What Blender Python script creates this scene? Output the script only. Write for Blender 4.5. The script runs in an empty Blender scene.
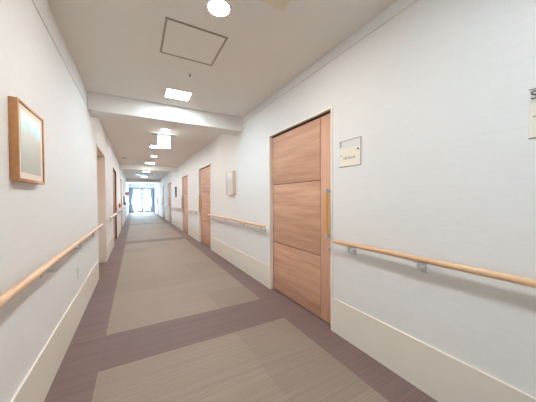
import bpy, bmesh, math, random
from mathutils import Vector, Matrix
random.seed(4)
SC = bpy.context.scene
COL = SC.collection
PI = math.pi

# ------------------------------------------------------------------ dimensions
XL, XR, H = -0.485, 1.515, 2.463
Y0, Y1 = -2.5, 23.5                 # corridor from behind the camera to the far window
CAMZ = 1.1734

# ------------------------------------------------------------------ helpers
def s2l(c):
    c /= 255.0
    return c / 12.92 if c <= 0.04045 else ((c + 0.055) / 1.055) ** 2.4
def rgb(r, g, b): return (s2l(r), s2l(g), s2l(b), 1.0)

class MB:
    def __init__(self): self.bm = bmesh.new()
    def box(self, x0, x1, y0, y1, z0, z1, bev=0.0, seg=2, m=0):
        r = bmesh.ops.create_cube(self.bm, size=1.0)
        vs = r['verts']
        for v in vs:
            v.co = Vector(((x0 + x1) / 2 + v.co.x * (x1 - x0), (y0 + y1) / 2 + v.co.y * (y1 - y0), (z0 + z1) / 2 + v.co.z * (z1 - z0)))
        fs = {f for v in vs for f in v.link_faces}
        for f in fs: f.material_index = m
        if bev > 0:
            es = list({e for v in vs for e in v.link_edges})
            bmesh.ops.bevel(self.bm, geom=es, offset=bev, segments=seg, affect='EDGES', profile=0.5)
        return self
    def cyl(self, a, b, r, r2=None, n=24, caps=True, bev=0.0):
        a, b = Vector(a), Vector(b); d = b - a
        q = d.to_track_quat('Z', 'Y').to_matrix().to_4x4()
        M = Matrix.Translation((a + b) / 2) @ q
        res = bmesh.ops.create_cone(self.bm, cap_ends=caps, segments=n, radius1=r, radius2=r if r2 is None else r2, depth=d.length, matrix=M)
        if bev > 0:
            vs = set(res['verts'])
            es = [e for e in {e for v in vs for e in v.link_edges} if len([f for f in e.link_faces if len(f.verts) > 4]) == 1]
            bmesh.ops.bevel(self.bm, geom=es, offset=bev, segments=3, affect='EDGES', profile=0.5)
        return self
    def lathe(self, prof, c=(0, 0, 0), axis='Z', n=32):
        """prof: list of (radius, height)"""
        rings = []
        for (r, h) in prof:
            ring = []
            for i in range(n):
                a = 2 * PI * i / n
                p = Vector((r * math.cos(a), r * math.sin(a), h))
                if axis == 'X': p = Vector((p.z, p.x, p.y))
                if axis == 'Y': p = Vector((p.y, p.z, p.x))
                ring.append(self.bm.verts.new(p + Vector(c)))
            rings.append(ring)
        for k in range(len(rings) - 1):
            for i in range(n):
                j = (i + 1) % n
                self.bm.faces.new((rings[k][i], rings[k][j], rings[k + 1][j], rings[k + 1][i]))
        for ring in (rings[0], rings[-1]):
            try: self.bm.faces.new(ring)
            except ValueError: pass
        return self
    def tube(self, pts, r, n=16, cap_round=True):
        pts = [Vector(p) for p in pts]
        rs = [r] * len(pts)
        if cap_round:
            d0 = (pts[0] - pts[1]).normalized(); d1 = (pts[-1] - pts[-2]).normalized()
            pre, prr, suf, sur = [], [], [], []
            for a in (80, 60, 40, 20):
                t = math.radians(a)
                pre.append(pts[0] + d0 * r * 0.7 * math.sin(t)); prr.append(r * math.cos(t))
            for a in (20, 40, 60, 80):
                t = math.radians(a)
                suf.append(pts[-1] + d1 * r * 0.7 * math.sin(t)); sur.append(r * math.cos(t))
            pts = pre + pts + suf; rs = prr + rs + sur
        rings = []
        for i, p in enumerate(pts):
            t = (pts[min(i + 1, len(pts) - 1)] - pts[max(i - 1, 0)]).normalized()
            up = Vector((0, 0, 1)) if abs(t.z) < 0.9 else Vector((1, 0, 0))
            u = t.cross(up).normalized(); w = u.cross(t).normalized()
            rings.append([self.bm.verts.new(p + (u * math.cos(2 * PI * k / n) + w * math.sin(2 * PI * k / n)) * rs[i]) for k in range(n)])
        for i in range(len(rings) - 1):
            for k in range(n):
                j = (k + 1) % n
                self.bm.faces.new((rings[i][k], rings[i][j], rings[i + 1][j], rings[i + 1][k]))
        self.bm.faces.new(rings[0]); self.bm.faces.new(rings[-1])
        return self
    def build(self, name, mats, parent=None, smooth=True, loc=(0, 0, 0)):
        bm = self.bm
        bmesh.ops.recalc_face_normals(bm, faces=bm.faces[:])
        me = bpy.data.meshes.new(name); bm.to_mesh(me); bm.free()
        if not isinstance(mats, (list, tuple)): mats = [mats]
        for m in mats: me.materials.append(m)
        if smooth:
            me.polygons.foreach_set('use_smooth', [True] * len(me.polygons))
            try: me.set_sharp_from_angle(angle=math.radians(38))
            except Exception: pass
        o = bpy.data.objects.new(name, me); COL.objects.link(o)
        o.location = loc
        if parent is not None: o.parent = parent
        return o

def tag(o, label=None, cat=None, group=None, kind=None):
    if label: o['label'] = label
    if cat: o['category'] = cat
    if group: o['group'] = group
    if kind: o['kind'] = kind
    return o
def thing(name, loc, label, cat, group=None, rz=0.0, kind=None):
    o = bpy.data.objects.new(name, None); COL.objects.link(o)
    o.empty_display_size = 0.1
    o.location = loc; o.rotation_euler = (0, 0, rz)
    return tag(o, label, cat, group, kind)
def dup(o, parent=None):
    c = o.copy(); COL.objects.link(c)
    if parent is not None: c.parent = parent
    for ch in list(o.children): dup(ch, c)
    return c

# ------------------------------------------------------------------ materials
def new_mat(name):
    m = bpy.data.materials.new(name); m.use_nodes = True
    nt = m.node_tree; b = nt.nodes['Principled BSDF']
    return m, nt, b
def N(nt, t, **kw):
    n = nt.nodes.new(t)
    for k, v in kw.items():
        if k in n.inputs: n.inputs[k].default_value = v
        else: setattr(n, k, v)
    return n
def math_n(nt, op, a, b=None, c=None):
    n = nt.nodes.new('ShaderNodeMath'); n.operation = op
    for i, v in enumerate((a, b, c)):
        if v is None: continue
        if isinstance(v, (int, float)): n.inputs[i].default_value = v
        else: nt.links.new(v, n.inputs[i])
    return n.outputs[0]
def mix_col(nt, fac, a, b):
    n = nt.nodes.new('ShaderNodeMix'); n.data_type = 'RGBA'
    for idx, v in ((0, fac), (6, a), (7, b)):
        if isinstance(v, (int, float, tuple)): n.inputs[idx].default_value = v
        else: nt.links.new(v, n.inputs[idx])
    return n.outputs[2]
def obj_coord(nt, scale=(1, 1, 1)):
    tc = nt.nodes.new('ShaderNodeTexCoord'); mp = nt.nodes.new('ShaderNodeMapping')
    mp.inputs['Scale'].default_value = scale
    nt.links.new(tc.outputs['Object'], mp.inputs['Vector'])
    return mp.outputs['Vector']

def plain(name, col, rough=0.5, metal=0.0, bump=0.0, bscale=(200, 200, 200), var=0.03):
    m, nt, b = new_mat(name)
    v = obj_coord(nt, bscale)
    nz = N(nt, 'ShaderNodeTexNoise', Scale=1.0, Detail=3.0); nt.links.new(v, nz.inputs['Vector'])
    lo = tuple(c * (1 - var) for c in col[:3]) + (1,)
    nt.links.new(mix_col(nt, nz.outputs['Fac'], lo, col), b.inputs['Base Color'])
    b.inputs['Roughness'].default_value = rough; b.inputs['Metallic'].default_value = metal
    if bump:
        bp = N(nt, 'ShaderNodeBump', Strength=bump, Distance=0.002)
        nt.links.new(nz.outputs['Fac'], bp.inputs['Height']); nt.links.new(bp.outputs['Normal'], b.inputs['Normal'])
    return m
def wood(name, c0, c1, grain, rough=0.45, fine=(4, 4, 90), broad=(1, 1, 9)):
    """grain: scale vector, low along the grain"""
    m, nt, b = new_mat(name)
    v1 = obj_coord(nt, broad); v2 = obj_coord(nt, fine)
    n1 = N(nt, 'ShaderNodeTexNoise', Scale=1.0, Detail=4.0, Distortion=0.12); nt.links.new(v1, n1.inputs['Vector'])
    n2 = N(nt, 'ShaderNodeTexNoise', Scale=1.0, Detail=3.0); nt.links.new(v2, n2.inputs['Vector'])
    f = math_n(nt, 'ADD', math_n(nt, 'MULTIPLY', n1.outputs['Fac'], 0.65), math_n(nt, 'MULTIPLY', n2.outputs['Fac'], 0.35))
    cr = nt.nodes.new('ShaderNodeValToRGB'); nt.links.new(f, cr.inputs['Fac'])
    cr.color_ramp.elements[0].position = 0.33; cr.color_ramp.elements[0].color = c0
    cr.color_ramp.elements[1].position = 0.66; cr.color_ramp.elements[1].color = c1
    nt.links.new(cr.outputs['Color'], b.inputs['Base Color'])
    b.inputs['Roughness'].default_value = rough
    bp = N(nt, 'ShaderNodeBump', Strength=0.15, Distance=0.001)
    nt.links.new(n2.outputs['Fac'], bp.inputs['Height']); nt.links.new(bp.outputs['Normal'], b.inputs['Normal'])
    return m
def emit(name, col, strength):
    m = bpy.data.materials.new(name); m.use_nodes = True
    nt = m.node_tree; nt.nodes.clear()
    e = N(nt, 'ShaderNodeEmission', Color=col, Strength=strength); o = nt.nodes.new('ShaderNodeOutputMaterial')
    nt.links.new(e.outputs[0], o.inputs['Surface'])
    return m

def carpet():
    m, nt, b = new_mat('carpet_tiles')
    tc = nt.nodes.new('ShaderNodeTexCoord'); sp = nt.nodes.new('ShaderNodeSeparateXYZ')
    nt.links.new(tc.outputs['Object'], sp.inputs[0]); X, Y = sp.outputs['X'], sp.outputs['Y']
    # border strips and cross bands of the darker tiles
    left = math_n(nt, 'LESS_THAN', X, XL + 0.25)
    right = math_n(nt, 'GREATER_THAN', X, XR - 0.25)
    band = math_n(nt, 'LESS_THAN', math_n(nt, 'MODULO', math_n(nt, 'ADD', Y, 10.5 - 1.97), 5.25), 0.5)
    dark = math_n(nt, 'MAXIMUM', math_n(nt, 'MAXIMUM', left, right), band)
    # tile to tile differences
    ix = math_n(nt, 'FLOOR', math_n(nt, 'DIVIDE', math_n(nt, 'SUBTRACT', X, XL + 0.25), 0.5))
    iy = math_n(nt, 'FLOOR', math_n(nt, 'DIVIDE', math_n(nt, 'SUBTRACT', Y, 1.97), 0.5))
    hsh = math_n(nt, 'SINE', math_n(nt, 'ADD', math_n(nt, 'MULTIPLY', ix, 12.9898), math_n(nt, 'MULTIPLY_ADD', iy, 78.233, 413.6776)))
    tile = math_n(nt, 'FRACT', math_n(nt, 'MULTIPLY', hsh, 43.758))
    # ribs across the corridor
    r1 = N(nt, 'ShaderNodeTexNoise', Scale=1.0, Detail=2.0); nt.links.new(obj_coord(nt, (0.9, 70, 1)), r1.inputs['Vector'])
    r2 = N(nt, 'ShaderNodeTexNoise', Scale=1.0, Detail=2.0); nt.links.new(obj_coord(nt, (60, 220, 60)), r2.inputs['Vector'])
    cord = math_n(nt, 'MULTIPLY_ADD', math_n(nt, 'SINE', math_n(nt, 'MULTIPLY', Y, 2 * PI / 0.0167)), 0.10, 0.5)
    rib = math_n(nt, 'ADD', math_n(nt, 'MULTIPLY', r1.outputs['Fac'], 0.40), math_n(nt, 'MULTIPLY', r2.outputs['Fac'], 0.15))
    rib = math_n(nt, 'ADD', rib, math_n(nt, 'MULTIPLY', cord, 0.45))
    rc = nt.nodes.new('ShaderNodeMapRange'); nt.links.new(rib, rc.inputs['Value'])
    rc.inputs['From Min'].default_value = 0.36; rc.inputs['From Max'].default_value = 0.64
    ribf = rc.outputs[0]
    light = mix_col(nt, ribf, rgb(139, 122, 108), rgb(160, 144, 129))
    drk = mix_col(nt, ribf, rgb(112, 91, 86), rgb(136, 113, 106))
    base = mix_col(nt, dark, light, drk)
    shade = math_n(nt, 'MULTIPLY_ADD', math_n(nt, 'POWER', tile, 2.0), -0.11, 1.03)
    vm = nt.nodes.new('ShaderNodeVectorMath'); vm.operation = 'SCALE'
    nt.links.new(base, vm.inputs[0]); nt.links.new(shade, vm.inputs['Scale'])
    nt.links.new(vm.outputs[0], b.inputs['Base Color'])
    b.inputs['Roughness'].default_value = 0.68
    b.inputs['Specular IOR Level'].default_value = 0.45
    bp = N(nt, 'ShaderNodeBump', Strength=0.5, Distance=0.004)
    nt.links.new(rib, bp.inputs['Height']); nt.links.new(bp.outputs['Normal'], b.inputs['Normal'])
    return m

def wallpaper():
    m, nt, b = new_mat('woven_wallpaper')
    n1 = N(nt, 'ShaderNodeTexNoise', Scale=1.0, Detail=3.0); nt.links.new(obj_coord(nt, (9, 9, 160)), n1.inputs['Vector'])
    n2 = N(nt, 'ShaderNodeTexNoise', Scale=1.0, Detail=2.0); nt.links.new(obj_coord(nt, (120, 120, 40)), n2.inputs['Vector'])
    f = math_n(nt, 'ADD', math_n(nt, 'MULTIPLY', n1.outputs['Fac'], 0.7), math_n(nt, 'MULTIPLY', n2.outputs['Fac'], 0.3))
    nt.links.new(mix_col(nt, f, rgb(226, 225, 223), rgb(238, 238, 237)), b.inputs['Base Color'])
    b.inputs['Roughness'].default_value = 0.75
    bp = N(nt, 'ShaderNodeBump', Strength=0.3, Distance=0.002)
    nt.links.new(f, bp.inputs['Height']); nt.links.new(bp.outputs['Normal'], b.inputs['Normal'])
    return m

def thin_glass():
    m = bpy.data.materials.new('window_glass'); m.use_nodes = True
    nt = m.node_tree; nt.nodes.clear()
    o = nt.nodes.new('ShaderNodeOutputMaterial'); t = N(nt, 'ShaderNodeBsdfTransparent', Color=(0.96, 0.98, 0.98, 1))
    g = N(nt, 'ShaderNodeBsdfGlossy', Roughness=0.02); mx = nt.nodes.new('ShaderNodeMixShader')
    lw = N(nt, 'ShaderNodeLayerWeight', Blend=0.5)
    fr = math_n(nt, 'MULTIPLY_ADD', math_n(nt, 'POWER', lw.outputs['Facing'], 4.0), 0.5, 0.03)
    nt.links.new(fr, mx.inputs[0]); nt.links.new(t.outputs[0], mx.inputs[1]); nt.links.new(g.outputs[0], mx.inputs[2])
    nt.links.new(mx.outputs[0], o.inputs['Surface'])
    return m
def acrylic():
    m = bpy.data.materials.new('clear_acrylic'); m.use_nodes = True
    nt = m.node_tree; nt.nodes.clear()
    o = nt.nodes.new('ShaderNodeOutputMaterial'); t = N(nt, 'ShaderNodeBsdfTransparent', Color=(0.99, 0.99, 0.99, 1))
    g = N(nt, 'ShaderNodeBsdfGlossy', Roughness=0.08); mx = nt.nodes.new('ShaderNodeMixShader')
    lw = N(nt, 'ShaderNodeLayerWeight', Blend=0.5)
    fr = math_n(nt, 'MULTIPLY_ADD', math_n(nt, 'POWER', lw.outputs['Facing'], 4.0), 0.3, 0.02)
    nt.links.new(fr, mx.inputs[0]); nt.links.new(t.outputs[0], mx.inputs[1]); nt.links.new(g.outputs[0], mx.inputs[2])
    nt.links.new(mx.outputs[0], o.inputs['Surface'])
    return m
def artwork(name, top, mid, low, zsplit):
    """soft, unreadable colour wash of the framed picture"""
    m, nt, b = new_mat(name)
    tc = nt.nodes.new('ShaderNodeTexCoord'); sp = nt.nodes.new('ShaderNodeSeparateXYZ'); nt.links.new(tc.outputs['Object'], sp.inputs[0])
    nz = N(nt, 'ShaderNodeTexNoise', Scale=9.0, Detail=3.0); nt.links.new(tc.outputs['Object'], nz.inputs['Vector'])
    z = math_n(nt, 'ADD', sp.outputs['Z'], math_n(nt, 'MULTIPLY', math_n(nt, 'SUBTRACT', nz.outputs['Fac'], 0.5), 0.12))
    mr = nt.nodes.new('ShaderNodeMapRange'); nt.links.new(z, mr.inputs['Value'])
    mr.inputs['From Min'].default_value = -0.13; mr.inputs['From Max'].default_value = 0.14
    cr = nt.nodes.new('ShaderNodeValToRGB'); nt.links.new(mr.outputs[0], cr.inputs['Fac'])
    e = cr.color_ramp.elements
    e[0].position = 0.1; e[0].color = low; e[1].position = zsplit - 0.08; e[1].color = mid
    x = e.new(zsplit + 0.06); x.color = top; x = e.new(0.97); x.color = rgb(232, 238, 236)
    nt.links.new(cr.outputs[0], b.inputs['Base Color']); b.inputs['Roughness'].default_value = 0.35
    return m

M = {}
M['wall'] = wallpaper()
M['ceil'] = plain('ceiling_paper', rgb(232, 228, 222), 0.85, bump=0.15, bscale=(90, 90, 90), var=0.015)
M['beam'] = plain('beam_paper', rgb(232, 228, 222), 0.8, bump=0.15, bscale=(90, 90, 90), var=0.015)
M['carpet'] = carpet()
M['skirt'] = plain('ivory_skirting_vinyl', rgb(236, 230, 219), 0.5, bscale=(6, 6, 6), var=0.02)
M['casing'] = plain('cream_door_casing', rgb(240, 235, 225), 0.45, bscale=(8, 8, 8), var=0.02)
M['railstrip'] = plain('grey_picture_rail', rgb(206, 201, 194), 0.7)
M['panelwood'] = wood('door_veneer_flat_grain', rgb(186, 138, 112), rgb(220, 176, 148), None, 0.58, (3, 3, 110), (0.8, 0.9, 13))
M['stilewood'] = wood('door_veneer_upright_grain', rgb(196, 147, 121), rgb(222, 176, 148), None, 0.55, (120, 110, 3), (14, 14, 0.9))
M['gap'] = plain('dark_joint_and_shadow', rgb(58, 42, 36), 0.8)  # dark joint colour, also used as painted shadow along the door head
M['railwood'] = wood('pale_rail_wood', rgb(216, 174, 134), rgb(234, 198, 160), None, 0.38, (90, 3, 90), (12, 0.8, 12))
M['gripwood'] = wood('amber_grip_wood', rgb(220, 158, 70), rgb(240, 188, 102), None, 0.35, (90, 90, 4), (16, 16, 1.2))
M['framewood'] = wood('orange_frame_wood', rgb(176, 118, 70), rgb(206, 148, 96), None, 0.45, (40, 40, 40), (6, 6, 6))
M['framepale'] = wood('pale_frame_wood', rgb(206, 178, 154), rgb(224, 200, 180), None, 0.45, (40, 40, 40), (6, 6, 6))
M['framebrown'] = wood('brown_door_frame', rgb(92, 62, 50), rgb(124, 88, 72), None, 0.5, (40, 40, 4), (9, 9, 1))
M['framedark'] = wood('dark_frame_wood', rgb(96, 80, 72), rgb(124, 106, 96), None, 0.45, (40, 40, 40), (6, 6, 6))
M['chrome'] = plain('brushed_chrome', rgb(206, 208, 212), 0.3, 0.6, bscale=(50, 50, 300))
M['steel'] = plain('satin_steel', rgb(150, 148, 148), 0.35, 1.0, bscale=(50, 50, 300))
M['white'] = plain('white_plastic', rgb(238, 238, 236), 0.4)
M['alu'] = plain('grey_aluminium', rgb(164, 156, 148), 0.5, 0.3)
M['winframe'] = plain('grey_window_frame', rgb(150, 160, 172), 0.4)
M['cream'] = plain('cream_plate', rgb(226, 216, 190), 0.6)
M['card'] = plain('cream_name_card', rgb(246, 241, 226), 0.6)
M['ink'] = plain('dark_ink', rgb(70, 66, 64), 0.7)
M['inkpale'] = plain('faded_grey_ink', rgb(196, 190, 172), 0.7, var=0.1)
M['mat'] = plain('picture_mat_board', rgb(240, 228, 214), 0.7)
M['art1'] = artwork('pale_teal_wash', rgb(186, 230, 226), rgb(196, 196, 184), rgb(186, 184, 168), 0.76)
M['art2'] = artwork('pale_grey_wash', rgb(214, 212, 214), rgb(206, 206, 212), rgb(216, 210, 206), 0.6)
M['red'] = plain('red_enamel', rgb(196, 44, 38), 0.4)
M['orange'] = plain('orange_enamel', rgb(226, 172, 150), 0.5)
M['black'] = plain('dark_board', rgb(62, 64, 72), 0.5)
M['curtain'] = plain('blue_grey_curtain_cloth', rgb(166, 174, 186), 0.9, bump=0.2, bscale=(300, 300, 300))
M['glass'] = thin_glass()
M['acrylic'] = acrylic()
M['concrete'] = plain('pale_concrete', rgb(190, 190, 188), 0.9, bump=0.2, bscale=(40, 40, 40), var=0.08)
M['led'] = emit('led_panel_glow', (0.77, 0.91, 1.0, 1), 38.0)
M['warm'] = emit('warm_downlight_glow', (1.0, 0.93, 0.85, 1), 122.0)
M['sign'] = emit('lit_sign_face', (0.90, 1.0, 0.99, 1), 4.0)
M['signbox'] = plain('pale_teal_sign_case', rgb(176, 206, 204), 0.5)

# ------------------------------------------------------------------ setting
def structure(o, label, cat): return tag(o, label, cat, None, 'structure')
structure(MB().box(XL - 0.35, XR + 0.2, Y0 - 0.1, Y1 + 0.1, -0.1, 0.0).build('floor', M['carpet'], smooth=False), 'ribbed carpet tile floor, taupe with darker brown borders and cross bands', 'floor')
structure(MB().box(XL - 0.35, XR + 0.2, Y0 - 0.1, Y1 + 0.1, H, H + 0.1).build('ceiling', M['ceil'], smooth=False), 'plain beige white ceiling running the length of the corridor', 'ceiling')

OPH = 1.97                                              # door opening height
RIGHT_OPEN = [(1.575, 2.685), (5.46, 6.57), (8.15, 9.26), (12.22, 13.33), (15.2, 16.31), (19.22, 20.33)]
LEFT_OPEN = [(4.28, 5.36), (7.22, 8.30), (10.62, 11.70)]
RDEP, LDEP = 0.10, 0.17                                 # depth of the openings

def side_wall(name, xin, sgn, dep, opens):
    m = MB(); f0 = xin; f1 = xin + sgn * dep
    a, b = min(f0, f1), max(f0, f1)
    y = Y0
    for (o0, o1) in opens:
        m.box(a, b, y, o0, 0, H); m.box(a, b, o0, o1, OPH, H); y = o1
    m.box(a, b, y, Y1, 0, H)
    c, d = min(f1, f1 + sgn * 0.09), max(f1, f1 + sgn * 0.09)
    m.box(c, d, Y0, Y1, 0, H)
    return m.build(name, M['wall'], smooth=False)
structure(side_wall('wall_right', XR, 1, RDEP, RIGHT_OPEN), 'long white wallpapered wall on the right with wooden doors', 'wall')
structure(side_wall('wall_left', XL, -1, LDEP, LEFT_OPEN), 'long white wallpapered wall on the left with a framed picture', 'wall')

def end_wall(name, y, y2, wx0, wx1, wz0, wz1):
    a, b = min(y, y2), max(y, y2)
    m = MB()
    m.box(XL, wx0, a, b, 0, H); m.box(wx1, XR, a, b, 0, H); m.box(wx0, wx1, a, b, wz1, H)
    if wz0 > 0: m.box(wx0, wx1, a, b, 0, wz0)
    return m.build(name, M['wall'], smooth=False)
WX0, WX1, WZ1 = XL + 0.10, XR - 0.10, 2.06
structure(end_wall('wall_far', Y1 - 0.12, Y1, WX0, WX1, 0.03, WZ1), 'far end wall of the corridor around the bright window', 'wall')
structure(end_wall('wall_near', Y0, Y0 + 0.12, 0.25, 0.85, 1.0, 1.7), 'end wall behind the viewpoint around a daylight window', 'wall')

def window(name, y, x0, x1, z0, z1, bars, label):
    t = thing(name, (0, y, 0), label, 'window', kind='structure')
    f = MB(); w = 0.05
    f.box(x0, x0 + w, -0.04, 0.04, z0, z1); f.box(x1 - w, x1, -0.04, 0.04, z0, z1)
    f.box(x0 + w, x1 - w, -0.04, 0.04, z0, z0 + w); f.box(x0 + w, x1 - w, -0.04, 0.04, z1 - w, z1)
    f.build('window_frame', M['winframe'], t, smooth=False)
    xm = (x0 + x1) / 2
    for i, (a, b, dy) in enumerate(((x0 + w, xm + 0.10, -0.018), (xm - 0.10, x1 - w, 0.018))):
        s = MB(); q = 0.12; e = 0.08 if i == 0 else 0.0; h = 0.014
        s.box(a, a + q, dy - h, dy + h, z0 + w, z1 - w); s.box(b - q - e, b, dy - h, dy + h, z0 + w, z1 - w)
        s.box(a + q, b - q - e, dy - h, dy + h, z0 + w, z0 + w + 0.09); s.box(a + q, b - q - e, dy - h, dy + h, z1 - w - 0.06, z1 - w)
        if bars and i == 1: s.box(a + q, b - q, dy - h, dy + h, 1.18, 1.27)
        sash = s.build('sash', M['winframe'], t, smooth=False)
        p = MB(); zb = z0 + w + 0.09
        p.box(a + q, b - q - e, dy - 0.003, dy + 0.003, zb, z1 - w - 0.06)
        p.build('pane', M['glass'], sash, smooth=False)
    return t
window('window_1', Y1 - 0.06, WX0, WX1, 0.03, WZ1, True, 'bright sliding glass window at the far end of the corridor')
window('window_2', Y0 + 0.06, 0.25, 0.85, 1.0, 1.7, False, 'daylight window in the end wall behind the viewpoint')
tag(MB().box(XL - 1.0, XR + 1.0, Y1 + 0.1, Y1 + 1.6, -0.16, -0.04).build('balcony_floor', M['concrete'], smooth=False), 'pale concrete balcony floor outside the far window', 'balcony', None, 'structure')

# beams across the ceiling
for i, (y, d, z) in enumerate(((3.55, 0.30, 2.245), (10.2, 0.30, 2.27), (17.6, 0.30, 2.27))):
    structure(MB().box(XL, XR, y, y + d, z, H, 0.004, 1).build('trim_%d' % (i + 1), M['beam'], smooth=False),
              ('nearest white beam dropping from the ceiling', 'second white ceiling beam, halfway down the corridor', 'last white ceiling beam before the bright far window')[i], 'beam')
# picture rail line near the ceiling
for nm, x, s, lab in (('trim_4', XR, -1, 'thin picture rail strip below the ceiling on the right wall'), ('trim_5', XL, 1, 'thin picture rail strip below the ceiling on the left wall')):
    z = 2.37 if s < 0 else 2.27
    a, b = min(x, x + s * 0.003), max(x, x + s * 0.003)
    structure(MB().box(a, b, Y0 + 0.12, 3.5, z, z + 0.006).build(nm, M['railstrip'], smooth=False), lab, 'picture rail')

# tall skirting
def skirting(name, xin, s, opens, label):
    m = MB(); y = Y0 + 0.12; th = 0.007
    a, b = min(xin, xin + s * th), max(xin, xin + s * th)
    c, d = min(xin, xin + s * (th + 0.003)), max(xin, xin + s * (th + 0.003))
    for (o0, o1) in list(opens) + [(Y1 - 0.12, None)]:
        g = 0.0 if o1 is None else 0.0115
        m.box(a, b, y, o0 - g, 0, 0.285); m.box(c, d, y, o0 - g, 0.285, 0.297)
        y = (o1 or 0) + g
    return structure(m.build(name, M['skirt'], smooth=False), label, 'skirting')
skirting('baseboard_right', XR, -1, RIGHT_OPEN, 'tall ivory skirting along the foot of the right wall')
skirting('baseboard_left', XL, 1, LEFT_OPEN, 'tall ivory skirting along the foot of the left wall')

# ------------------------------------------------------------------ doors
# local frame: +x into the wall, y along the corridor; origin at the wall face, mid opening
def make_door(nm, w, rec, dep, flip, label, casing=None):
    t = thing(nm, (0, 0, 0), label, 'door', kind='structure')
    hw = w / 2; k = -1 if flip else 1
    def B(m, x0, x1, ya, yb, z0, z1, bev=0.0):
        a, b = sorted((k * ya, k * yb)); m.box(x0, x1, a, b, z0, z1, bev)
    j = 0.009
    f = MB()
    B(f, -0.006, dep, -hw, -hw + j, 0, OPH - j); B(f, -0.006, dep, hw - j, hw, 0, OPH - j)
    B(f, -0.006, dep, -hw, hw, OPH - j, OPH)
    B(f, -0.006, 0.0, -hw - 0.011, -hw, 0, OPH + 0.012); B(f, -0.006, 0.0, hw, hw + 0.011, 0, OPH + 0.012)
    B(f, -0.006, 0.0, -hw, hw, OPH, OPH + 0.012)
    f.build('door_frame', casing or M['casing'], t, smooth=False)
    g = MB()
    B(g, rec - 0.012, rec + 0.035, -hw + j, hw - j, OPH - j - 0.012, OPH - j)
    g.build('top_shadow_strip', M['gap'], t, smooth=False)  # dark strip painted in as the shadow line under the door head
    i0, i1 = -hw + j, hw - j                       # visible leaf span
    sd = i0 + 0.185                                # stile to panel joint
    z0, z1 = 0.012, OPH - j - 0.013
    c = MB(); B(c, rec + 0.006, rec + 0.03, i0 + 0.001, i1 - 0.001, z0 + 0.002, z1 - 0.001)
    c.build('door_core', M['gap'], t, smooth=False)
    p = MB()
    for (a, b) in ((z0, 0.612), (0.618, 1.342), (1.348, z1)):
        B(p, rec, rec + 0.0055, sd + 0.003, i1, a, b, 0.0015)
    p.build('door_panel', M['panelwood'], t)
    s = MB(); B(s, rec, rec + 0.0055, i0, sd - 0.003, z0, z1, 0.0015)
    s.build('stile', M['stilewood'], t)
    # pull handle on the stile
    yh = k * (i0 + 0.040)
    h = MB(); h.box(rec - 0.0055, rec, yh - 0.011, yh + 0.011, 0.80, 1.265, 0.002)
    hb = h.build('handle', M['steel'], t)
    gr = MB(); gr.tube([(rec - 0.055, yh, 0.845), (rec - 0.055, yh, 1.222)], 0.0135, 16, False)
    tag(gr.build('grip', M['gripwood'], hb), 'amber wooden grip')
    for (za, zb, zm) in ((0.812, 0.845, 0.828), (1.222, 1.255, 1.239)):
        e = MB(); e.cyl((rec - 0.055, yh, za), (rec - 0.055, yh, zb), 0.015, n=20, bev=0.003)
        e.cyl((rec - 0.055, yh, zm), (rec - 0.004, yh, zm), 0.009, n=14)
        tag(e.build('handle_end', M['chrome'], hb), 'chrome handle end')
    l = MB(); l.lathe([(0.026, 0.0), (0.026, -0.006), (0.022, -0.012), (0.0, -0.0121)], (rec, yh, 0.715), 'X', 24)
    l.box(rec - 0.030, rec - 0.010, yh - 0.005, yh + 0.005, 0.697, 0.733, 0.002)
    tag(l.build('lock', M['chrome'], t), 'round chrome thumb turn lock')
    return t
door_labels_r = ['large wooden sliding door beside the name plate, nearest on the right wall', 'second wooden door on the right, past the pale framed picture',
                 'third wooden door along the right wall', 'fourth wooden door along the right wall, past the dark framed picture',
                 'fifth wooden door along the right wall', 'last wooden door on the right, nearest the far window']
dA = make_door('door_1', 1.11, 0.04, RDEP, False, door_labels_r[0])
dB = make_door('door_2', 1.11, 0.04, RDEP, True, door_labels_r[1])
for i, (a, b) in enumerate(RIGHT_OPEN):
    if i == 0: o = dA
    elif i == 1: o = dB
    else: o = dup(dB)
    o.name = 'door_%d' % (i + 1); o.location = (XR, (a + b) / 2, 0); o['label'] = door_labels_r[i]
door_labels_l = ['wooden door deep in the cream niche on the left wall', 'dark edged wooden door on the left wall before the red alarm', 'farthest wooden door on the left wall, past the red alarm']
dC = make_door('door_7', 1.08, 0.13, LDEP, True, door_labels_l[0])
dC.location = (XL, sum(LEFT_OPEN[0]) / 2, 0); dC.rotation_euler = (0, 0, PI)
dD = make_door('door_8', 1.08, 0.035, LDEP, True, door_labels_l[1], M['framebrown'])
dD.location = (XL, sum(LEFT_OPEN[1]) / 2, 0); dD.rotation_euler = (0, 0, PI)
dE = make_door('door_9', 1.08, 0.02, LDEP, True, door_labels_l[2]); dE.rotation_euler = (0, 0, PI); dE.name = 'door_9'; dE.location = (XL, sum(LEFT_OPEN[2]) / 2, 0); dE['label'] = door_labels_l[2]

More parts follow.
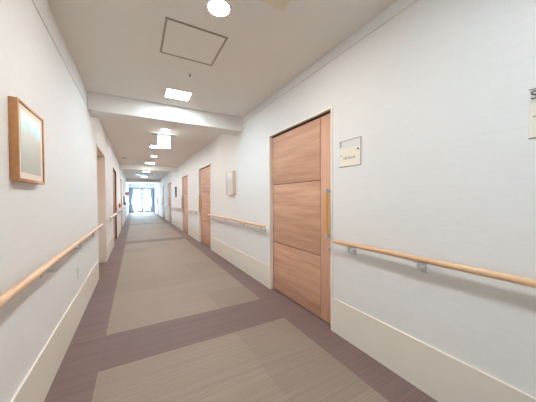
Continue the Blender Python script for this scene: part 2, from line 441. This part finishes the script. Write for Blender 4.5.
# ------------------------------------------------------------------ handrails
RZ, RR, ROFF = 0.812, 0.0175, 0.062
def handrail(x, s, y0, y1, brs, label):
    t = thing('handrail', (x, y0, 0), label, 'handrail', 'wooden wall handrails')
    n = max(2, int((y1 - y0) / 0.4))
    m = MB(); m.tube([(s * ROFF, (y1 - y0) * i / n, RZ) for i in range(n + 1)], RR, 20)
    m.build('rail', M['railwood'], t)
    for yb in brs:
        yy = yb - y0
        b = MB()
        a, c = sorted((0.0, s * 0.005)); b.box(a, c, yy - 0.016, yy + 0.016, RZ - 0.090, RZ - 0.028, 0.004)
        a, c = sorted((s * 0.005, s * (ROFF + 0.008))); b.box(a, c, yy - 0.009, yy + 0.009, RZ - 0.064, RZ - 0.050, 0.004)
        b.cyl((s * ROFF, yy, RZ - 0.066), (s * ROFF, yy, RZ - 0.020), 0.010, n=16)
        b.box(s * ROFF - 0.014, s * ROFF + 0.014, yy - 0.026, yy + 0.026, RZ - 0.0215, RZ - 0.0165, 0.002)
        tag(b.build('bracket', M['chrome'], t), 'chrome bracket')
    return t
def spread(a, b, step=0.75):
    n = max(2, round((b - a - 0.24) / step) + 1)
    return [a + 0.12 + (b - a - 0.24) * i / (n - 1) for i in range(n)]
handrail(XR, -1, -2.1, 1.475, [1.32, 0.80, 0.05, -0.7, -1.4, -2.0], 'pale wood handrail on the right wall below the name plates, running out of the picture')
handrail(XR, -1, 2.72, 5.40, [2.80, 3.53, 4.28, 5.28], 'pale wood handrail between the first and second doors on the right wall')
handrail(XR, -1, 6.65, 8.08, spread(6.65, 8.08), 'pale wood handrail between the second and third doors on the right wall')
handrail(XR, -1, 9.34, 12.14, spread(9.34, 12.14), 'pale wood handrail under the dark framed picture on the right wall')
handrail(XR, -1, 13.41, 15.12, spread(13.41, 15.12), 'pale wood handrail between the fourth and fifth doors on the right wall')
handrail(XR, -1, 16.39, 19.14, spread(16.39, 19.14), 'pale wood handrail between the fifth and last doors on the right wall')
handrail(XR, -1, 20.41, 23.0, spread(20.41, 23.0), 'pale wood handrail past the last door on the right, ending by the window')
handrail(XL, 1, -2.1, 4.17, [-2.0, -1.2, -0.4, 0.4, 1.12, 1.85, 2.6, 3.35, 4.08], 'long pale wood handrail on the left wall below the framed picture')
handrail(XL, 1, 5.45, 7.12, spread(5.45, 7.12), 'pale wood handrail on the left wall just past the cream door niche')
handrail(XL, 1, 8.40, 10.52, spread(8.40, 10.52), 'pale wood handrail below the red alarm on the left wall')
handrail(XL, 1, 11.80, 15.0, spread(11.8, 15.0), 'pale wood handrail below the dark board on the left wall')
handrail(XL, 1, 16.2, 22.6, spread(16.2, 22.6), 'far pale wood handrail on the left wall leading to the window')

# ------------------------------------------------------------------ pictures
def picture(x, s, yc, zc, w, h, d, fw, matw, frame, art, label):
    t = thing('framed_picture', (x, yc, zc), label, 'picture', 'framed pictures on the walls')
    def B(m, a, b, *r, bev=0.0):
        p, q = sorted((s * a, s * b)); m.box(p, q, *r, bev)
    m = MB(); B(m, 0.0, d, -w / 2, -w / 2 + fw, -h / 2, h / 2, bev=0.002); B(m, 0.0, d, w / 2 - fw, w / 2, -h / 2, h / 2, bev=0.002)
    B(m, 0.0, d, -w / 2 + fw, w / 2 - fw, -h / 2, -h / 2 + fw, bev=0.002); B(m, 0.0, d, -w / 2 + fw, w / 2 - fw, h / 2 - fw, h / 2, bev=0.002)
    m.build('frame', frame, t)
    wi, hi = w / 2 - fw, h / 2 - fw
    m = MB(); B(m, 0.003, d - 0.006, -wi, wi, -hi, hi); m.build('mat', M['mat'], t, smooth=False)
    m = MB(); B(m, d - 0.006, d - 0.005, -wi + matw, wi - matw, -hi + matw, hi - matw); m.build('artwork', art, t, smooth=False)
    return t
picture(XL, 1, 1.655, 1.445, 0.35, 0.372, 0.032, 0.013, 0.030, M['framewood'], M['art1'], 'square orange wood framed picture with pale teal top on the left wall')
picture(XR, -1, 4.04, 1.445, 0.32, 0.40, 0.055, 0.006, 0.012, M['framepale'], M['art2'], 'pale framed picture between the first and second doors on the right wall')
picture(XR, -1, 10.75, 1.46, 0.34, 0.42, 0.055, 0.02, 0.030, M['framedark'], M['art2'], 'small dark framed picture far down the right wall')

# ------------------------------------------------------------------ door name plates
def name_plate(yc, zc, label, cap):
    t = thing('door_sign', (XR, yc, zc), label, 'name plate', 'acrylic name plates on the right wall')
    w, h = 0.22, 0.215
    m = MB(); m.box(-0.005, -0.0035, -w / 2, w / 2, -h / 2, h / 2); m.build('acrylic_cover', M['acrylic'], t, smooth=False)
    m = MB(); m.box(-0.006, 0, -w / 2, -w / 2 + 0.003, -h / 2, h / 2); m.box(-0.006, 0, -w / 2 + 0.003, w / 2, h / 2 - 0.003, h / 2)
    m.box(-0.006, 0, -w / 2 + 0.003, w / 2, -h / 2, -h / 2 + 0.003); m.build('edge', M['alu'], t, smooth=False)
    m = MB(); m.box(-0.0032, 0, -w / 2 + 0.004, w / 2 - 0.002, -h / 2 + 0.004, 0.045); c = m.build('name_card', M['card'], t, smooth=False)
    m = MB()                                           # the washed out writing, unreadable in the photograph
    rn = random.Random(3)
    y = 0.065
    while y > -0.055:
        l = rn.uniform(0.008, 0.016); m.box(-0.0035, -0.0032, y - l, y, -0.050 + rn.uniform(0, .004), -0.024 - rn.uniform(0, .006)); y -= l + 0.005
    m.box(-0.0035, -0.0032, 0.078, 0.098, -0.018, -0.010)
    m.build('faded_writing', M['inkpale'], c, smooth=False)
    m = MB(); m.lathe([(0.0075, 0), (0.0075, -0.003), (0.0, -0.0031)], (-0.005, -w / 2 + 0.026, 0.020), 'X', 16); m.build('screw_cap', M['ink'], t)
    cu = bpy.data.curves.new('room_lettering', 'FONT'); cu.body = cap; cu.size = 0.052; cu.extrude = 0.0004; cu.space_character = 0.95
    tmp = bpy.data.objects.new('room_lettering', cu); COL.objects.link(tmp)
    bpy.context.view_layer.update()
    me = bpy.data.meshes.new_from_object(tmp.evaluated_get(bpy.context.evaluated_depsgraph_get()))
    bpy.data.objects.remove(tmp)
    o = bpy.data.objects.new('room_lettering', me); COL.objects.link(o); me.materials.clear(); me.materials.append(M['ink'])
    o.parent = t; o.location = (-0.0058, w / 2 - 0.004, h / 2 - 0.046)
    o.rotation_euler = (PI / 2, 0, -PI / 2)
    return t
name_plate(1.370, 1.535, 'clear name plate with cream card beside the nearest wooden door', 'S')
name_plate(0.258, 1.535, 'clear name plate cut off by the right edge of the photo', 'S')

# wall outlet below the left handrail
t = thing('outlet_plate', (XL, 2.86, 0.48), 'slim white outlet plate low on the left wall', 'outlet')
MB().box(0, 0.010, -0.035, 0.035, -0.06, 0.06, 0.004).build('plate', M['white'], t)
for z in (-0.025, 0.025):
    MB().box(0.010, 0.012, -0.016, 0.016, z - 0.016, z + 0.016, 0.002).build('socket', M['white'], t)

# ------------------------------------------------------------------ ceiling fittings
def square_light():
    t = thing('ceiling_light', (0, 0, 0), '', 'ceiling light', 'square ceiling lights')
    a, b, w = 0.15, 0.135, 0.016
    m = MB(); m.box(-a, a, -b, -b + w, -0.006, 0); m.box(-a, a, b - w, b, -0.006, 0); m.box(-a, -a + w, -b + w, b - w, -0.006, 0); m.box(a - w, a, -b + w, b - w, -0.006, 0)
    m.build('light_frame', M['white'], t, smooth=False)
    MB().box(-a + w, a - w, -b + w, b - w, -0.004, 0).build('diffuser', M['led'], t, smooth=False)
    return t
def downlight():
    t = thing('downlight', (0, 0, 0), '', 'downlight', 'round warm downlights')
    m = MB(); m.lathe([(0.085, 0), (0.085, -0.003), (0.080, -0.006), (0.070, -0.006), (0.068, -0.001), (0.068, 0)], (0, 0, 0), 'Z', 40); m.build('trim_ring', M['white'], t)
    m = MB(); m.lathe([(0.0675, 0), (0.0675, -0.003), (0.0, -0.0035)], (0, 0, 0), 'Z', 40); m.build('lamp', M['warm'], t)
    return t
sq = square_light(); dl = downlight()
sq_l = {3.15: 'square white ceiling light just before the nearest beam', 6.55: 'square white ceiling light just past the hanging sign', 9.6: 'square white ceiling light just before the second beam',
        12.7: 'square white ceiling light just past the second beam', 15.65: 'square white ceiling light just past the ceiling air conditioner', 18.8: 'farthest square ceiling light near the window', 0.0: 'square white ceiling light right above the viewpoint, out of the picture'}
for i, (y, lab) in enumerate(sq_l.items()):
    o = sq if i == 0 else dup(sq)
    o.location = (0.48, y, H); o['label'] = lab
dl_l = {1.59: 'glaring round warm downlight at the top edge beside the hatch', 4.87: 'round warm downlight above the hanging sign', 8.0: 'round warm downlight between the hanging sign and second beam', 11.2: 'round warm downlight just past the second beam'}
for i, (y, lab) in enumerate(dl_l.items()):
    o = dl if i == 0 else dup(dl)
    o.location = (0.51, y, H); o['label'] = lab

t = thing('ceiling_hatch', (0.435, 2.08, H), 'square ceiling access hatch with grey edge near the downlight', 'hatch')
m = MB(); a, w = 0.232, 0.016
m.box(-a, a, -a, -a + w, -0.005, 0); m.box(-a, a, a - w, a, -0.005, 0); m.box(-a, -a + w, -a + w, a - w, -0.005, 0); m.box(a - w, a, -a + w, a - w, -0.005, 0)
m.build('hatch_frame', M['alu'], t, smooth=False)
MB().box(-a + w, a - w, -a + w, a - w, -0.003, 0).build('hatch_panel', M['ceil'], t, smooth=False)

t = thing('sprinkler', (0.51, 2.57, H), 'tiny round sprinkler on the ceiling between hatch and beam', 'sprinkler')
MB().lathe([(0.018, 0), (0.018, -0.004), (0.012, -0.007), (0.0, -0.0071)]).build('escutcheon', M['white'], t)
MB().lathe([(0.006, -0.007), (0.006, -0.02), (0.011, -0.022), (0.011, -0.024), (0.0, -0.0241)]).build('sprinkler_head', M['steel'], t)

t = thing('ceiling_panel', (0.70, 1.20, H), 'cream square panel on the ceiling cut off by the top edge', 'ceiling panel')
MB().box(-0.2, 0.2, -0.2, 0.2, -0.012, 0, 0.005).build('panel', M['cream'], t)
MB().box(-0.15, 0.15, -0.15, 0.15, -0.016, -0.012, 0.002).build('cover', M['cream'], t)

t = thing('smoke_detector', (-0.26, 8.73, H), 'small round grey detector on the ceiling by the left wall', 'smoke detector')
MB().lathe([(0.07, 0), (0.07, -0.012), (0.055, -0.03), (0.0, -0.032)]).build('base', M['alu'], t)
MB().lathe([(0.03, -0.031), (0.028, -0.042), (0.0, -0.043)]).build('sensor', M['white'], t)

t = thing('air_conditioner', (0.46, 13.9, H), 'square ceiling air conditioner far down the corridor between lights', 'air conditioner')
MB().box(-0.42, 0.42, -0.42, 0.42, -0.035, 0, 0.008).build('panel', M['white'], t)
MB().box(-0.24, 0.24, -0.24, 0.24, -0.040, -0.035, 0.002).build('intake_grille', M['alu'], t)
for (a, b, c, d) in ((-0.26, 0.26, -0.37, -0.31), (-0.26, 0.26, 0.31, 0.37), (-0.37, -0.31, -0.26, 0.26), (0.31, 0.37, -0.26, 0.26)):
    MB().box(a, b, c, d, -0.038, -0.035).build('louvre', M['black'], t, smooth=False)

# hanging lit guide signs
def hanging_sign():
    t = thing('hanging_sign', (0, 0, 0), '', 'sign', 'lit signs hanging from the ceiling')
    MB().box(-0.215, 0.215, -0.05, 0.05, -0.02, 0, 0.004).build('ceiling_plate', M['signbox'], t)
    b = MB().box(-0.122, 0.122, -0.026, 0.026, -0.275, -0.02, 0.006).build('sign_case', M['white'], t)
    MB().box(-0.112, 0.112, -0.0285, -0.026, -0.262, -0.032).build('lit_face', M['sign'], t, smooth=False)
    return t
hs = hanging_sign(); hs.location = (0.525, 5.25, H); hs['label'] = 'square white lit sign hanging from the ceiling behind the nearest beam'
h2 = dup(hs); h2.location = (0.53, 21.9, H); h2['label'] = 'far white lit sign hanging in front of the window'

# ------------------------------------------------------------------ far left wall fittings
t = thing('wall_mounted_alarm', (XL, 9.6, 0.96), 'small red alarm box with white lamp above the handrail on the left wall', 'alarm', 'red alarms')
MB().box(0, 0.05, -0.07, 0.07, -0.07, 0.05, 0.008).build('box', M['red'], t)
m = MB(); m.lathe([(0.032, 0.05), (0.034, 0.075), (0.024, 0.10), (0.0, 0.105)], (0.035, 0, 0), 'Z', 20); tag(m.build('lamp', M['white'], t), 'white lamp')
t = thing('wall_mounted_alarm', (XL, 14.9, 0.95), 'distant red alarm box on the left wall near the far window', 'alarm', 'red alarms')
MB().box(0, 0.05, -0.07, 0.07, -0.07, 0.06, 0.008).build('box', M['red'], t)
MB().lathe([(0.04, 0), (0.04, 0.012), (0.0, 0.013)], (0.05, 0, 0), 'X', 20).build('push_button', M['white'], t)
t = thing('projecting_sign', (XL, 15.8, 1.48), 'round orange sign projecting from the left wall near the window', 'sign')
MB().lathe([(0.105, -0.01), (0.11, -0.006), (0.11, 0.006), (0.105, 0.01)], (0.112, 0, 0), 'Y', 32).build('disc', M['orange'], t)
MB().box(0, 0.022, -0.012, 0.012, -0.05, 0.05, 0.002).build('wall_bracket', M['steel'], t)
t = thing('notice_board', (XL, 13.5, 1.10), 'narrow dark board on the left wall before the orange sign', 'board')
MB().box(0, 0.045, -0.28, 0.28, -0.21, 0.21, 0.004).build('board_frame', M['black'], t)
MB().box(0.045, 0.047, -0.25, 0.25, -0.18, 0.18).build('board_face', M['alu'], t, smooth=False)

# ------------------------------------------------------------------ curtains at the far window
def curtain(xa, xb, s, label):
    """pleated cloth, gathered by a tie at waist height; s = side the bundle hangs on"""
    t = thing('curtain', (xa if s < 0 else xb, Y1 - 0.24, 0), label, 'curtain', 'window curtains')
    bm = bmesh.new(); W = xb - xa; nu, nv = 72, 40; rows = []
    for j in range(nv + 1):
        z = 0.03 + (2.04 - 0.03) * j / nv
        wid = W * (1 - 0.38 * math.exp(-((z - 0.95) / 0.28) ** 2))
        row = []
        for i in range(nu + 1):
            u = i / nu
            x = u * wid if s < 0 else -u * wid
            y = 0.028 * math.sin(u * PI * 14 + 0.4 * math.sin(z * 3)) * (0.7 + 0.3 * math.sin(u * 9 + z))
            row.append(bm.verts.new((x, y, z)))
        rows.append(row)
    for j in range(nv):
        for i in range(nu):
            bm.faces.new((rows[j][i], rows[j][i + 1], rows[j + 1][i + 1], rows[j + 1][i]))
    bmesh.ops.solidify(bm, geom=bm.faces[:], thickness=0.003)
    m = MB(); m.bm = bm; m.build('cloth', M['curtain'], t)
    b = MB(); x0, x1 = sorted((0.0, (1 if s < 0 else -1) * W * 0.64))
    b.box(x0, x1, -0.040, -0.034, 0.93, 0.98, 0.002); b.box(x0, x1, 0.034, 0.040, 0.93, 0.98, 0.002); b.build('tie_band', M['curtain'], t)
    return t
curtain(XL + 0.01, XL + 0.37, -1, 'blue grey curtain tied back left of the far window')
curtain(XR - 0.37, XR - 0.01, 1, 'blue grey curtain tied back right of the far window')
t = thing('curtain_rail', (XL, Y1 - 0.24, 2.10), 'dark grey curtain rail above the far window', 'curtain rail')
MB().box(0.005, 1.995, -0.05, 0.05, -0.055, 0.04, 0.004).build('track', M['curtain'], t)
for x in (0.2, 1.0, 1.8): MB().box(x - 0.02, x + 0.02, 0.05, 0.12, -0.02, 0.03).build('bracket', M['steel'], t, smooth=False)

# ------------------------------------------------------------------ world and camera
w = bpy.data.worlds.new('daylight'); SC.world = w; w.use_nodes = True
bg = w.node_tree.nodes['Background']; bg.inputs['Color'].default_value = (0.58, 0.79, 1.0, 1); bg.inputs['Strength'].default_value = 15.0
def portal(name, loc, rx, sx, sy):
    l = bpy.data.lights.new(name, 'AREA'); l.shape = 'RECTANGLE'; l.size = sx; l.size_y = sy
    l.cycles.is_portal = True
    o = bpy.data.objects.new(name, l); COL.objects.link(o); o.location = loc; o.rotation_euler = rx
    return o
portal('window_daylight', ((XL + XR) / 2, Y1 + 0.02, 1.05), (-PI / 2, 0, 0), WX1 - WX0, 2.03)
portal('window_daylight', (0.55, Y0 - 0.02, 1.35), (PI / 2, 0, 0), 0.6, 0.7)

cd = bpy.data.cameras.new('camera'); cam = bpy.data.objects.new('camera', cd); COL.objects.link(cam)
yaw, pit, roll = 0.506039, -0.0152721, -0.0051957
c, s = math.cos(yaw), math.sin(yaw)
fw = Vector((s * math.cos(pit), c * math.cos(pit), math.sin(pit)))
r = Vector((c, -s, 0)); u = r.cross(fw)
r2 = r * math.cos(roll) + u * math.sin(roll); u2 = -r * math.sin(roll) + u * math.cos(roll)
mt = Matrix((r2, u2, -fw)).transposed().to_4x4(); mt.translation = (0, 0, CAMZ)
cam.matrix_world = mt
cd.sensor_width = 36; cd.lens = 239.603 / 536 * 36; cd.shift_y = 0.978 / 536; cd.clip_start = 0.02
SC.camera = cam
SC.view_settings.view_transform = 'Standard'; SC.view_settings.look = 'None'
SC.view_settings.gamma = 1; SC.view_settings.exposure = 1.31; SC.view_settings.use_curve_mapping = False
SC.cycles.use_denoising = True
SC.cycles.max_bounces = 16; SC.cycles.diffuse_bounces = 12; SC.cycles.sample_clamp_indirect = 6
